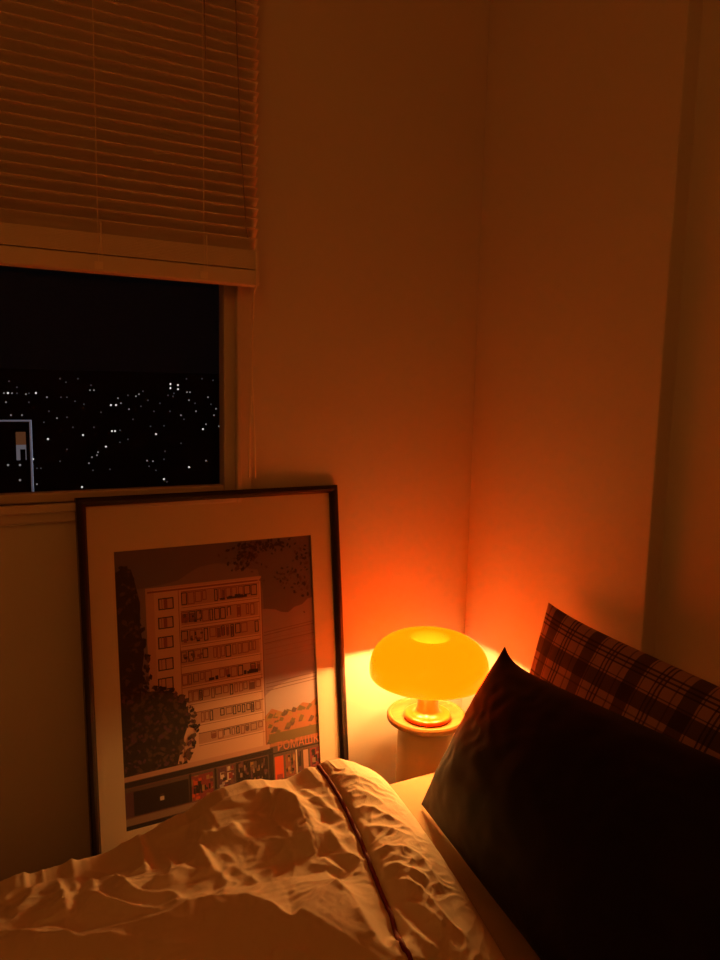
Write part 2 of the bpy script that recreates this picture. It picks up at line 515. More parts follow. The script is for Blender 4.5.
leaves(120, br(.365, .695, .022, .020), .003, .007, ['leaf', 'dark', 'leaf_brown'], 5)
leaves(50, br(.42, .712, .030, .008), .003, .006, ['leaf', 'dark'], 6)
leaves(55, br(.505, .640, .016, .038), .003, .007, ['leaf', 'dark', 'leaf_brown'], 8)
leaves(26, br(.448, .63, .018, .014), .003, .005, ['leaf', 'leaf_brown'], 9)
# street level: awning, shops, pavement
rect(A0 - .002, A1 + .002, B0 - .002, .232, 'awning', )
rect(A0 - .002, .40, .229, .240, 'wall_side'); rect(A0 - .002, .40, .216, .2275, 'dark'); rect(A0 - .002, A1 + .002, .2125, .215, 'line')
rect(A0 - .002, .090, B0, .205, 'plum'); rect(.084, .204, .112, .205, 'panel'); framebox(.086, .200, .14, .198, 'dark', .002)
rect(.140, .149, .172, .181, 'white'); rect(.141, .148, .184, .186, 'line')
random.seed(21)
def shop(x0, x1, y0, y1, base, accents, n):
    rect(x0, x1, y0, y1, base)
    for k in range(n):
        x = random.uniform(x0, x1 - .006); y = random.uniform(y0, y1 - .008)
        rect(x, min(x1, x + random.uniform(.003, .010)), y, min(y1, y + random.uniform(.004, .018)), random.choice(accents))
shop(.208, .260, .145, .208, 'shop_red', ['shop_gold', 'dark', 'shop_red', 'orange', 'shop_gold', 'plum'], 34)
rect(.206, .262, .135, .147, 'green')
shop(.272, .311, .140, .211, 'plum', ['dark', 'line', 'shop_gold', 'pale', 'white', 'shop_red'], 24)
shop(.319, .394, .140, .214, 'panel', ['line', 'shop_gold', 'awning', 'walk', 'plum', 'dark'], 52)
for x in (.2055, .2635, .3145, .345, .372): rect(x, x + .005, .138, .214, 'dark')
rect(.3955, .4075, .142, .229, 'dark')
rect(.4085, .535, .14, .216, 'awning')
rect(.411, .433, .145, .206, 'orange'); rect(.415, .430, .150, .163, 'shop_red')
shop(.4385, .4635, .150, .206, 'rust', ['dark', 'shop_gold', 'awning'], 14)
rect(.4655, .4685, .148, .212, 'white'); shop(.471, .479, .155, .206, 'dark', ['plum'], 3); rect(.479, .500, .153, .209, 'leaf_brown')
rect(.485, .498, .155, .207, 'wall_side'); shop(.503, .529, .16, .207, 'shop_red', ['dark', 'plum', 'walk'], 10)
rect(.40, .535, .213, .2165, 'dark')
rect(A0 - .002, A1 + .002, B0, .152, 'line'); rect(A0 - .002, A1 + .002, .134, .149, 'walk'); rect(A0 - .002, A1 + .002, B0 - .002, .133, 'dark')
def text_polys(body, x, y, w, h, i):
    cu = bpy.data.curves.new('sign', 'FONT')
    cu.body = body; cu.size = 1.0; cu.resolution_u = 3
    o = bpy.data.objects.new('sign', cu)
    COL.objects.link(o)
    bpy.context.view_layer.update()
    me = bpy.data.meshes.new_from_object(o.evaluated_get(bpy.context.evaluated_depsgraph_get()))
    xs = [v.co.x for v in me.vertices]; ys = [v.co.y for v in me.vertices]
    sx, sy = w / (max(xs) - min(xs)), h / (max(ys) - min(ys))
    PZ[0] += 0.0000012
    pr.add([(x + (v.co.x - min(xs)) * sx, y + (v.co.y - min(ys)) * sy, PZ[0]) for v in me.vertices],
           [tuple(p.vertices) for p in me.polygons], INK[i][0])
    bpy.data.objects.remove(o); bpy.data.curves.remove(cu); bpy.data.meshes.remove(me)
text_polys('\u0420\u041e\u041c\u0410\u0428\u041a', .420, .2185, .108, .0215, 'letter')
# give the sheet a back so that it has its own thickness
pr.box(A0 - .002, A1 + .002, B0 - .002, B1 + .002, -0.0182, -0.01765, INK['pale'][0])
pr.build('printed_sheet', [INK[k][1] for k in INK], PF, fix=False)

# ------------------------------------------------------------------ bed
MZ, ME = 0.215, -0.298                                        # mattress top and its window-side edge
bed = empty('bed', (-1.05, -1.1, 0), 'low bed in a pale fitted sheet pushed to the right wall', 'bed')
def rounded_box(x0, x1, y0, y1, z0, z1, r, name, m, parent, off):
    o = MB().box(x0 - off[0], x1 - off[0], y0 - off[1], y1 - off[1], z0 - off[2], z1 - off[2]).build(name, m, parent)
    bv = o.modifiers.new('bevel', 'BEVEL'); bv.width = r; bv.segments = 5
    o.data.polygons.foreach_set('use_smooth', [True] * len(o.data.polygons))
    return o
rounded_box(-2.03, -0.03, -1.86, ME - 0.02, 0.0, 0.07, 0.008, 'bed_base', M['floor'], bed, bed.location)
rounded_box(-2.05, -0.012, -1.89, ME, 0.07, MZ, 0.034, 'mattress', M['sheet'], bed, bed.location)

# ---- duvet: a padded sheet over the mattress with its own creases
CREST = [  # (polyline, height, width on its right-hand side, width on its left-hand side)
 ([(-1.273, -0.479), (-1.219, -0.548), (-1.121, -0.622), (-1.057, -0.635), (-0.990, -0.644), (-0.929, -0.631), (-0.872, -0.646), (-0.839, -0.679), (-0.816, -0.720), (-0.774, -0.696), (-0.719, -0.659)], 0.036, 0.130, 0.022),
 ([(-0.711, -0.593), (-0.719, -0.659), (-0.709, -0.699), (-0.714, -0.767), (-0.709, -0.807), (-0.685, -0.799), (-0.684, -0.831), (-0.683, -0.857)], 0.036, 0.150, 0.030),
 ([(-0.887, -0.372), (-0.853, -0.383), (-0.801, -0.370), (-0.738, -0.373), (-0.698, -0.407), (-0.689, -0.467), (-0.699, -0.531), (-0.703, -0.567)], 0.030, 0.085, 0.026),
 ([(-1.036, -0.390), (-1.015, -0.528), (-0.988, -0.565), (-0.959, -0.574), (-0.946, -0.617)], 0.016, 0.020, 0.010),
 ([(-1.082, -0.492), (-1.053, -0.545), (-1.024, -0.583), (-0.997, -0.609), (-0.967, -0.610), (-0.923, -0.617)], 0.015, 0.022, 0.010),
 ([(-0.961, -0.354), (-0.970, -0.422), (-0.979, -0.482)], 0.016, 0.024, 0.009),
 ([(-0.979, -0.515), (-0.948, -0.526), (-0.915, -0.498)], 0.010, 0.018, 0.010),
 ([(-1.106, -0.352), (-1.105, -0.459), (-1.107, -0.533), (-1.108, -0.555)], 0.016, 0.030, 0.010),
 ([(-1.141, -0.358), (-1.153, -0.425), (-1.173, -0.501)], 0.012, 0.016, 0.030),
 ([(-1.054, -0.407), (-1.063, -0.521)], 0.010, 0.014, 0.008),
 ([(-1.077, -0.349), (-1.083, -0.456)], 0.010, 0.018, 0.008),
 ([(-1.168, -0.587), (-1.128, -0.582), (-1.106, -0.636), (-1.071, -0.649), (-1.026, -0.667)], 0.010, 0.020, 0.008),
 ([(-0.886, -0.451), (-0.883, -0.512), (-0.884, -0.548)], 0.013, 0.026, 0.010),
 ([(-0.880, -0.424), (-0.849, -0.452), (-0.804, -0.439)], 0.010, 0.026, 0.012),
 ([(-0.705, -0.566), (-0.694, -0.604), (-0.684, -0.625)], 0.009, 0.012, 0.009),
 ([(-0.638, -0.658), (-0.608, -0.653), (-0.580, -0.677), (-0.564, -0.704)], 0.010, 0.022, 0.010),
 ([(-0.613, -0.546), (-0.577, -0.551), (-0.536, -0.578)], 0.006, 0.014, 0.008),
 ([(-0.631, -0.672), (-0.597, -0.704), (-0.588, -0.735), (-0.585, -0.776), (-0.567, -0.819)], 0.010, 0.024, 0.009),
 ([(-0.650, -0.711), (-0.646, -0.784), (-0.629, -0.826)], 0.010, 0.016, 0.009),
 ([(-0.546, -0.638), (-0.547, -0.679), (-0.549, -0.721)], 0.007, 0.016, 0.009),
 ([(-0.600, -0.451), (-0.560, -0.447), (-0.526, -0.483)], 0.005, 0.012, 0.008),
 ([(-0.604, -0.492), (-0.563, -0.494), (-0.531, -0.542)], 0.006, 0.012, 0.008),
 ([(-0.628, -0.609), (-0.597, -0.610), (-0.556, -0.622), (-0.543, -0.656)], 0.007, 0.016, 0.009),
 ([(-0.666, -0.380), (-0.646, -0.441), (-0.634, -0.495)], 0.007, 0.016, 0.010),
 ([(-0.664, -0.501), (-0.661, -0.570), (-0.650, -0.607)], 0.008, 0.018, 0.009),
 ([(-1.011, -0.338), (-1.045, -0.335), (-1.082, -0.334)], 0.008, 0.010, 0.012),
 ([(-0.939, -0.399), (-0.935, -0.478), (-0.955, -0.535)], 0.008, 0.014, 0.009),
 ([(-0.878, -0.536), (-0.869, -0.565), (-0.888, -0.608)], 0.006, 0.014, 0.010),
 ([(-0.865, -0.531), (-0.842, -0.544), (-0.825, -0.585)], 0.004, 0.014, 0.010),
 ([(-0.867, -0.755), (-0.840, -0.769), (-0.814, -0.784)], 0.008, 0.020, 0.010),
 ([(-0.715, -0.721), (-0.718, -0.763), (-0.719, -0.789)], 0.006, 0.012, 0.008),
 ([(-0.994, -0.315), (-0.946, -0.349), (-0.902, -0.365), (-0.864, -0.377)], 0.008, 0.020, 0.010),
 ([(-1.194, -0.386), (-1.175, -0.369), (-1.147, -0.360)], 0.008, 0.012, 0.020),
 ([(-0.584, -0.399), (-0.544, -0.408), (-0.503, -0.435)], 0.004, 0.010, 0.007),
 ([(-0.591, -0.524), (-0.541, -0.524), (-0.512, -0.557)], 0.004, 0.010, 0.007),
 ([(-0.634, -0.637), (-0.594, -0.635), (-0.558, -0.652)], 0.004, 0.010, 0.007),
 ([(-0.633, -0.718), (-0.608, -0.749), (-0.598, -0.795)], 0.005, 0.012, 0.007),
]
PIPE = [(-0.600, -0.329), (-0.604, -0.375), (-0.606, -0.422), (-0.609, -0.481), (-0.620, -0.556), (-0.636, -0.628), (-0.647, -0.678), (-0.659, -0.738), (-0.682, -0.808), (-0.685, -0.839), (-.735, -.98), (-.745, -1.15), (-.75, -1.5), (-.75, -1.85)]

def smooth_line(pts, k=6):
    p = np.array(pts, float)
    if len(p) < 3: return np.linspace(p[0], p[-1], 12)
    out = []
    q = np.vstack([2 * p[0] - p[1], p, 2 * p[-1] - p[-2]])
    for i in range(1, len(q) - 2):
        for t in np.linspace(0, 1, k, endpoint=False):
            a, b, c, d = q[i - 1], q[i], q[i + 1], q[i + 2]
            out.append(.5 * (2 * b + (c - a) * t + (2 * a - 5 * b + 4 * c - d) * t * t + (3 * b - a - 3 * c + d) * t ** 3))
    out.append(p[-1])
    return np.array(out)

def signed_dist(X, Y, line):
    """distance to a polyline, its side (+ right of travel) and the travelled share"""
    best = np.full(X.shape, 9.0); side = np.zeros(X.shape); tt = np.zeros(X.shape)
    n = len(line) - 1
    for i in range(n):
        a, b = line[i], line[i + 1]
        d = b - a; L2 = d.dot(d) + 1e-12
        t = np.clip(((X - a[0]) * d[0] + (Y - a[1]) * d[1]) / L2, 0, 1)
        qx, qy = X - a[0] - t * d[0], Y - a[1] - t * d[1]
        ds = np.hypot(qx, qy)
        s = -(d[0] * qy - d[1] * qx) / math.sqrt(L2)
        m = ds < best
        best[m] = ds[m]; side[m] = np.sign(s[m] + 1e-12); tt[m] = (i + t[m]) / n
    return best, side, tt

def duvet_top(X, Y):
    sx = np.array([-2.2, -1.3, -1.19, -1.05, -.95, -.86, -.80, -.73, -.67, -.61, -.55, -.50, -.40])
    hz = np.array([.224, .224, .227, .231, .245, .271, .281, .283, .287, .310, .311, .299, .288])
    edge = np.interp(X, sx, hz)
    inner = np.interp(X, [-2.2, -1.3, -1.0, -.85, -.7, -.6, -.5, -.4], [.285, .288, .290, .278, .270, .288, .285, .28])
    inner = inner - np.interp(Y, [-1.2, -.92, -.60], [.040, .034, .0])
    t = np.clip((-.375 - Y) / .16, 0, 1); t = t * t * (3 - 2 * t)
    Z = edge * (1 - t) + inner * t
    for pts, h, wr, wl in CREST:
        ln = smooth_line(pts, 5)
        lo, hi = ln.min(0) - .5, ln.max(0) + .5
        m = (X > lo[0]) & (X < hi[0]) & (Y > lo[1]) & (Y < hi[1])
        if not m.any(): continue
        d, s, tt = signed_dist(X[m], Y[m], ln)
        w_ = np.where(s > 0, wr, wl)
        prof = np.exp(-d / w_) * .5 + .5 / (1.0 + (d / w_) ** 2) ** 1.5
        taper = np.clip(np.minimum(tt, 1 - tt) / .16, .15, 1)
        Z[m] += h * prof * taper
    return Z

xs = np.concatenate([np.linspace(-2.08, -1.34, 40, endpoint=False), np.linspace(-1.34, -.60, 250, endpoint=False), np.linspace(-.60, -.42, 100)])
ys = np.concatenate([np.linspace(-1.93, -1.0, 50, endpoint=False), np.linspace(-1.0, -.366, 230)])
X, Y = np.meshgrid(xs, ys, indexing='ij')
# the head edge bows: its outline in plan
def head_edge(y):
    return np.interp(y, [-1.95, -.95, -.87, -.70, -.49, -.35, -.28], [-.56, -.535, -.52, -.485, -.452, -.44, -.45])
XE = head_edge(Y)
X = np.where(X > -.60, -.60 + (X + .60) / .18 * (XE + .60), X)
Z = duvet_top(X, Y)
NZ = np.zeros(X.shape)
for i in range(X.shape[0]):
    for j in range(X.shape[1]):
        x, y = X[i, j], Y[i, j]
        fl = min(1, max(0, (x + .63) / .05))
        n1 = noise.noise(Vector((x * 9, y * 9, 1.3)))
        # crinkles: across the padded head border, along the bed elsewhere
        rx = 1 - abs(noise.noise(Vector((x * 16 + 2 * n1, y * 44 + 2.5 * n1 - x * 22, 4.1))))
        rg = 1 - abs(noise.noise(Vector((x * 22 + 1.5 * n1, y * 26 - 1.5 * n1, 7.7))))
        near = min(1, max(0, (y + .70) / .12))
        NZ[i, j] = .0020 * n1 + fl * .0034 * (rx ** 3 - .5) + (1 - fl) * (.0006 + .0028 * near) * (rg ** 3 - .5)
        if -1.35 < x and y > -1.0:
            msk = .35 + .65 * max(0, noise.noise(Vector((x * 7, y * 7, 21))) + .35)
            c1 = 1 - abs(noise.noise(Vector((x * 38 + 3 * n1, y * 62 - 3 * n1 - x * 20, 11.3)))) * 2
            c2 = 1 - abs(noise.noise(Vector((x * 75 - 2 * n1, y * 60 + 4 * n1, 15.9)))) * 2
            NZ[i, j] += msk * (.0013 * c1 + .0007 * c2)
Z = Z + NZ
# rounded head edge
wroll = .135
tt = np.clip((X - (XE - wroll)) / wroll, 0, 1)
fall = np.sqrt(np.clip(1 - tt ** 2.0, 0, 1))
Z = (MZ + .001) + (Z - MZ) * fall
# a seam valley beside the piping
pd, ps, _ = signed_dist(X, Y, smooth_line(PIPE, 4))
Z -= np.where(X < -.5, .007 * np.exp(-(pd / .010) ** 2), 0)
Z = np.maximum(Z, MZ + .001)
# window-side edge: quarter round, then a short drop beside the mattress
cols = [np.stack([X[:, j], Y[:, j], Z[:, j]], -1) for j in range(X.shape[1])]
zt = Z[:, -1]; xt = X[:, -1]
nr = 16
RY = .0715
for k in range(1, nr + 1):
    a = k / nr * PI / 2
    rz = np.minimum(.075, np.maximum(zt - .085, .02))
    wob = np.array([.004 * noise.noise(Vector((x * 12, a * 2, 9))) for x in xt]) * math.sin(a)
    cols.append(np.stack([xt, np.full_like(xt, -.366 + RY * math.sin(a) ** .5) + wob, zt - rz * (1 - math.cos(a))], -1))
zb = cols[-1][:, 2]
for k in range(1, 9):
    wob = np.array([.006 * noise.noise(Vector((x * 11, k * .3, 3))) for x in xt])
    cols.append(np.stack([xt, np.full_like(xt, ME + .0036 + .012 * k / 8) + np.abs(wob), zb + (.06 - zb) * k / 8], -1))
P = np.stack(cols, 1)
def at_base(o, base):
    base = Vector(base)
    o.data.transform(Matrix.Translation(-base))
    o.location = base
P[..., 2] = np.where((P[..., 1] < ME - .004) & (P[..., 2] < MZ + .0012), MZ + .0012, P[..., 2])
P[..., 1] = np.where(P[..., 2] < MZ - .004, np.maximum(P[..., 1], ME + .0035), P[..., 1])
Q = P.copy()                                                   # underside: lies on the mattress, then hangs beside it
Q[..., 2] = np.where(P[..., 2] > MZ, MZ + .0006, P[..., 2])
Q[..., 1] = np.where(P[..., 2] > MZ, np.minimum(P[..., 1], ME + .0008), np.maximum(P[..., 1] - .0015, ME + .0015))
# the last row at the head end closes on the sheet
Q[-1, :, 1] = np.where(P[-1, :, 2] < MZ, np.maximum(Q[-1, :, 1], ME + .0015), Q[-1, :, 1])
for arr in (P, Q):
    bad = (arr[-2:, :, 1] < ME + .0008) & (arr[-2:, :, 1] > ME - .03)
    arr[-2:, :, 2] = np.where(bad, MZ + .0012, arr[-2:, :, 2])
    arr[-2:, :, 1] = np.where(bad, np.maximum(arr[-2:, :, 1], ME + .0008), arr[-2:, :, 1])
nu, nv = P.shape[:2]
idx = np.arange(nu * nv).reshape(nu, nv)
quad = np.stack([idx[:-1, :-1], idx[1:, :-1], idx[1:, 1:], idx[:-1, 1:]], -1).reshape(-1, 4)
rim = np.concatenate([idx[:, 0], idx[-1, 1:], idx[-2::-1, -1], idx[0, -2:0:-1]])
r2 = np.roll(rim, -1)
F = np.vstack([quad, quad[:, ::-1] + nu * nv, np.stack([rim, rim + nu * nv, r2 + nu * nv, r2], -1)])
me = bpy.data.meshes.new('duvet')
me.from_pydata(np.vstack([P.reshape(-1, 3), Q.reshape(-1, 3)]).tolist(), [], F.tolist())
me.materials.append(M['duvet'])
me.polygons.foreach_set('use_smooth', [True] * len(me.polygons))
duv = link(bpy.data.objects.new('duvet', me))
at_base(duv, (-1.25, -1.1, MZ))
tag(duv, 'crumpled cream duvet with a dark red piped border across the bed', 'duvet')
# piping follows the surface
from mathutils.bvhtree import BVHTree
bvh = BVHTree.FromPolygons([tuple(v.co) for v in duv.data.vertices], [tuple(p.vertices) for p in duv.data.polygons])
pp = []
for x, y in smooth_line(PIPE, 8):
    h = bvh.ray_cast(Vector((x + 1.25, y + 1.1, 1)), Vector((0, 0, -1)))
    if h[0] is not None: pp.append(h[0] + Vector((0, 0, .0018)))
MB().tube(pp, .0040, 8).build('piping', M['piping'], duv, smooth=True)

# ------------------------------------------------------------------ pillows
def pillow(name, B1, T1, B2, T2, front, back, m, label, cat, ear=(0.03, 0.10), ex=2.6, wr=0.004, seed=0, size=(0.62, 0.40)):
    """four corners (bottom/top at the window side, bottom/top far side); a stuffed case between them"""
    B1, T1, B2, T2 = (np.array(p, float) for p in (B1, T1, B2, T2))
    nu, nv = 90, 64
    u = np.sin(np.linspace(-1, 1, nu) * PI / 2 * .98) / math.sin(PI / 2 * .98)
    v = np.sin(np.linspace(-1, 1, nv) * PI / 2 * .98) / math.sin(PI / 2 * .98)
    U, V = np.meshgrid(u, v, indexing='ij')
    su = U * (1 - ear[0] * (1 - np.abs(V) ** 2.6))
    sv = V * (1 - np.where(V > 0, ear[1], .01) * (1 - np.abs(U) ** ex))
    a, b = ((su + 1) / 2)[..., None], ((sv + 1) / 2)[..., None]
    base = B1 * (1 - a) * (1 - b) + B2 * a * (1 - b) + T1 * (1 - a) * b + T2 * a * b
    e1 = (B2 - B1 + T2 - T1); e2 = (T1 - B1 + T2 - B2)
    n = np.cross(e2, e1); n /= np.linalg.norm(n)
    if n[0] > 0: n = -n                                         # towards the room
    prof = ((1 - np.abs(U) ** 2.4) * (1 - np.abs(V) ** 2.2)) ** .55
    wn = np.zeros(U.shape)
    for i in range(nu):
        for j in range(nv):
            x, y = U[i, j] * size[0] * 8, V[i, j] * size[1] * 8
            q = noise.noise(Vector((x, y, seed)))
            wn[i, j] = wr * (q + .8 * (1 - abs(noise.noise(Vector((x * 1.7 + q, y * 1.7, seed + 5)))) * 2))
    wn *= np.minimum(1, prof * 2)
    F = base + n * (prof * front + wn + .0015)[..., None]
    Bk = base - n * (prof * back + .0015)[..., None]
    idx = np.arange(nu * nv).reshape(nu, nv)
    verts = np.vstack([F.reshape(-1, 3), Bk.reshape(-1, 3)])
    def quads(ix, flip):
        q = np.stack([ix[:-1, :-1], ix[1:, :-1], ix[1:, 1:], ix[:-1, 1:]], -1).reshape(-1, 4)
        return q[:, ::-1] if flip else q
    rim = np.concatenate([idx[:, 0], idx[-1, 1:], idx[-2::-1, -1], idx[0, -2:0:-1]])
    r2 = np.roll(rim, -1)
    o2 = nu * nv
    Q = np.vstack([quads(idx, False), quads(idx + o2, True), np.stack([rim, rim + o2, r2 + o2, r2], -1)])
    me = bpy.data.meshes.new(name)
    me.from_pydata(verts.tolist(), [], Q.tolist())
    me.materials.append(m)
    uvl = me.uv_layers.new(name='cloth')
    flat = np.stack([U.reshape(-1) * size[0] / 2, V.reshape(-1) * size[1] / 2], -1)
    flat = np.vstack([flat, flat])
    li = np.zeros(len(me.loops), dtype=np.int32)
    me.loops.foreach_get('vertex_index', li)
    uvl.data.foreach_set('uv', flat[li].reshape(-1))
    bm = bmesh.new(); bm.from_mesh(me); bmesh.ops.recalc_face_normals(bm, faces=bm.faces[:]); bm.to_mesh(me); bm.free()
    me.polygons.foreach_set('use_smooth', [True] * len(me.polygons))
    o = bpy.data.objects.new(name, me)
    link(o)
    at_base(o, ((B1 + B2) / 2).tolist())
    tag(o, label, cat)
    return o

def plaid_material():
    m = bpy.data.materials.new('plaid_cotton')
    m.use_nodes = True
    nt = m.node_tree
    b = nt.nodes['Principled BSDF']
    b.inputs['Roughness'].default_value = .9
    uvn = nt.nodes.new('ShaderNodeUVMap'); uvn.uv_map = 'cloth'
    sep = nt.nodes.new('ShaderNodeSeparateXYZ')
    nt.links.new(uvn.outputs[0], sep.inputs[0])
    def band(sock, period, shift):
        ma = nt.nodes.new('ShaderNodeMath'); ma.operation = 'MULTIPLY_ADD'
        nt.links.new(sock, ma.inputs[0]); ma.inputs[1].default_value = 1 / period; ma.inputs[2].default_value = 10 + shift
        fr_ = nt.nodes.new('ShaderNodeMath'); fr_.operation = 'FRACT'
        nt.links.new(ma.outputs[0], fr_.inputs[0])
        r = nt.nodes.new('ShaderNodeValToRGB')
        cr = r.color_ramp; cr.interpolation = 'CONSTANT'
        stops = [(0, .22), (.24, 1), (.27, .30), (.29, 1), (.47, .16), (.50, .9), (.545, .16), (.575, .9), (.62, .16), (.65, 1), (.84, .45), (.87, 1), (.98, .22)]
        while len(cr.elements) > 1: cr.elements.remove(cr.elements[-1])
        cr.elements[0].position = 0; cr.elements[0].color = (stops[0][1],) * 3 + (1,)
        for p_, c in stops[1:]:
            e = cr.elements.new(p_); e.color = (c, c, c, 1)
        nt.links.new(fr_.outputs[0], r.inputs['Fac'])
        return r.outputs['Color']
    cu, cv = band(sep.outputs[0], .120, .30), band(sep.outputs[1], .120, .16)
    mx = nt.nodes.new('ShaderNodeMix'); mx.data_type = 'RGBA'; mx.blend_type = 'MULTIPLY'
    mx.inputs['Factor'].default_value = 1
    nt.links.new(cu, mx.inputs['A']); nt.links.new(cv, mx.inputs['B'])
    col = nt.nodes.new('ShaderNodeMix'); col.data_type = 'RGBA'; col.clamp_factor = True
    col.inputs['A'].default_value = (.010, .005, .007, 1); col.inputs['B'].default_value = (.33, .21, .18, 1)
    nt.links.new(mx.outputs['Result'], col.inputs['Factor'])
    nt.links.new(col.outputs['Result'], b.inputs['Base Color'])
    return m
M['plaid'] = plaid_material()
pillow('plaid_pillow', (-.235, -.455, MZ + .004), (-.055, -.392, .604), (-.285, -1.03, MZ + .004), (-.066, -1.05, .585), .050, .045, M['plaid'],
       'dark-checked plaid pillow leaning on the right wall behind the plain one', 'pillow', ear=(.02, .065), ex=4, wr=.002, seed=3)
pillow('dark_pillow', (-.407, -.428, MZ + .008), (-.252, -.483, .559), (-.492, -1.10, MZ + .004), (-.25, -1.10, .60), .085, .03, M['dark_pillow'],
       'plain dark pillow propped in front of the plaid one', 'pillow', ear=(.015, .16), ex=8, wr=.003, seed=8)

# ------------------------------------------------------------------ side table and lamp
TX, TY, TZ = -.251, -.199, .297
tb = empty('side_table', (TX, TY, 0), 'small round wooden side table tucked in the corner under the lamp', 'table')
r0 = .0965
MB().lathe([(.001, TZ - .017), (r0 - .004, TZ - .017), (r0, TZ - .014), (r0, TZ - .004), (r0 - .003, TZ), (r0 - .007, TZ), (r0 - .010, TZ - .003), (.001, TZ - .003)], 96).build('table_top', M['table_wood'], tb, smooth=False, bevel=.0008)
MB().lathe([(.001, 0), (.070, 0), (.072, .004), (.069, TZ - .017), (.001, TZ - .017)], 72).build('table_drum', M['table_drum'], tb)
for o in tb.children:
    o.data.polygons.foreach_set('use_smooth', [True] * len(o.data.polygons))
    if o.name.startswith('table_top'): o.modifiers.clear()
    for p in o.data.polygons: p.use_smooth = abs(p.normal.z) < .5

LX, LY = -.260, -.217
T0 = TZ - .0025
lp = empty('mushroom_lamp', (LX, LY, T0), 'glowing orange mushroom lamp on the round side table', 'lamp')
RIM = .399 - T0
MB().lathe([(.001, 0), (.052, 0), (.0565, .003), (.0575, .009), (.0555, .0125), (.050, .0130), (.040, .0122), (.032, .0145), (.028, .020)], 72).build('lamp_base', M['plastic'], lp, smooth=True)
MB().lathe([(.0285, .0195), (.0265, .028), (.0255, .045), (.0255, .075), (.0245, .100), (.020, .125), (.014, .145)], 64).build('lamp_stem', M['plastic'], lp, smooth=True)
def dome(dr=0.0, dz=0.0):
    prof = [(.1385, .0), (.1412, .0015), (.1430, .007), (.1437, .015), (.1432, .027), (.1412, .038), (.1370, .051), (.1300, .063), (.1205, .074), (.1085, .0835),
            (.0955, .0907), (.0810, .0960), (.0660, .0988), (.0530, .0988), (.0430, .0955), (.0345, .0880), (.0270, .0750), (.0210, .0590), (.0160, .0420)]
    return [(max(r - dr, .004), RIM + z_ - dz) for r, z_ in prof]
MB().lathe(dome(), 128).build('lamp_shade', M['shade'], lp, smooth=True, fix=True)
ins = dome()
inner = [(.1385, RIM)] + [(.1375, RIM + .002)] + [(r - .004 if r > .07 else r + .004, z_ - .004) for r, z_ in ins[3:-1]]
MB().lathe(inner, 128).build('shade_lining', M['shade_inner'], lp, smooth=True, fix=False)
BZ = RIM + .010
for k in range(4):
    a = PI / 4 + k * PI / 2
    bx, by = .050 * math.cos(a), .050 * math.sin(a)
    bl_ = MB().lathe([(r_ * .8, z_ * .8) for r_, z_ in ((.0005, -.015), (.006, -.0138), (.0105, -.0105), (.0138, -.006), (.015, 0), (.0138, .006), (.0105, .0105), (.006, .0138), (.0005, .015))], 16, cx=0, cy=0).build('light_bulb', M['bulb'], lp, smooth=True, loc=(bx, by, BZ))
    MB().tube([(bx * .82, by * .82, BZ + .003), (bx * .30, by * .30, BZ + .012)], .007, 10).build('bulb_socket', M['pale_bulb_cap'], lp, smooth=True)

# ------------------------------------------------------------------ added globe on the ceiling, out of view, filling upper walls and duvet shade
PN = empty('fill_globe_lamp', (-1.75, -1.75, ZC), 'added dim amber fill globe hanging from the ceiling over the foot of the bed', 'lamp')
MB().lathe([(.001, -.03), (.045, -.03), (.05, -.02), (.05, -.001), (.001, -.001)], 32).build('fill_globe_rose', M['trim'], PN)
MB().tube([(0, 0, -.03), (0, 0, -.22)], .003, 8).build('fill_globe_flex', M['cord_dark'], PN)
MB().lathe([(max(.001, .13 * math.sin(PI * k / 24)), -.345 - .13 * math.cos(PI * k / 24)) for k in range(25)], 48).build('fill_globe', emis('amber_fill_globe', (1.0, .27, .03), FILL_GLOW), PN, smooth=True)

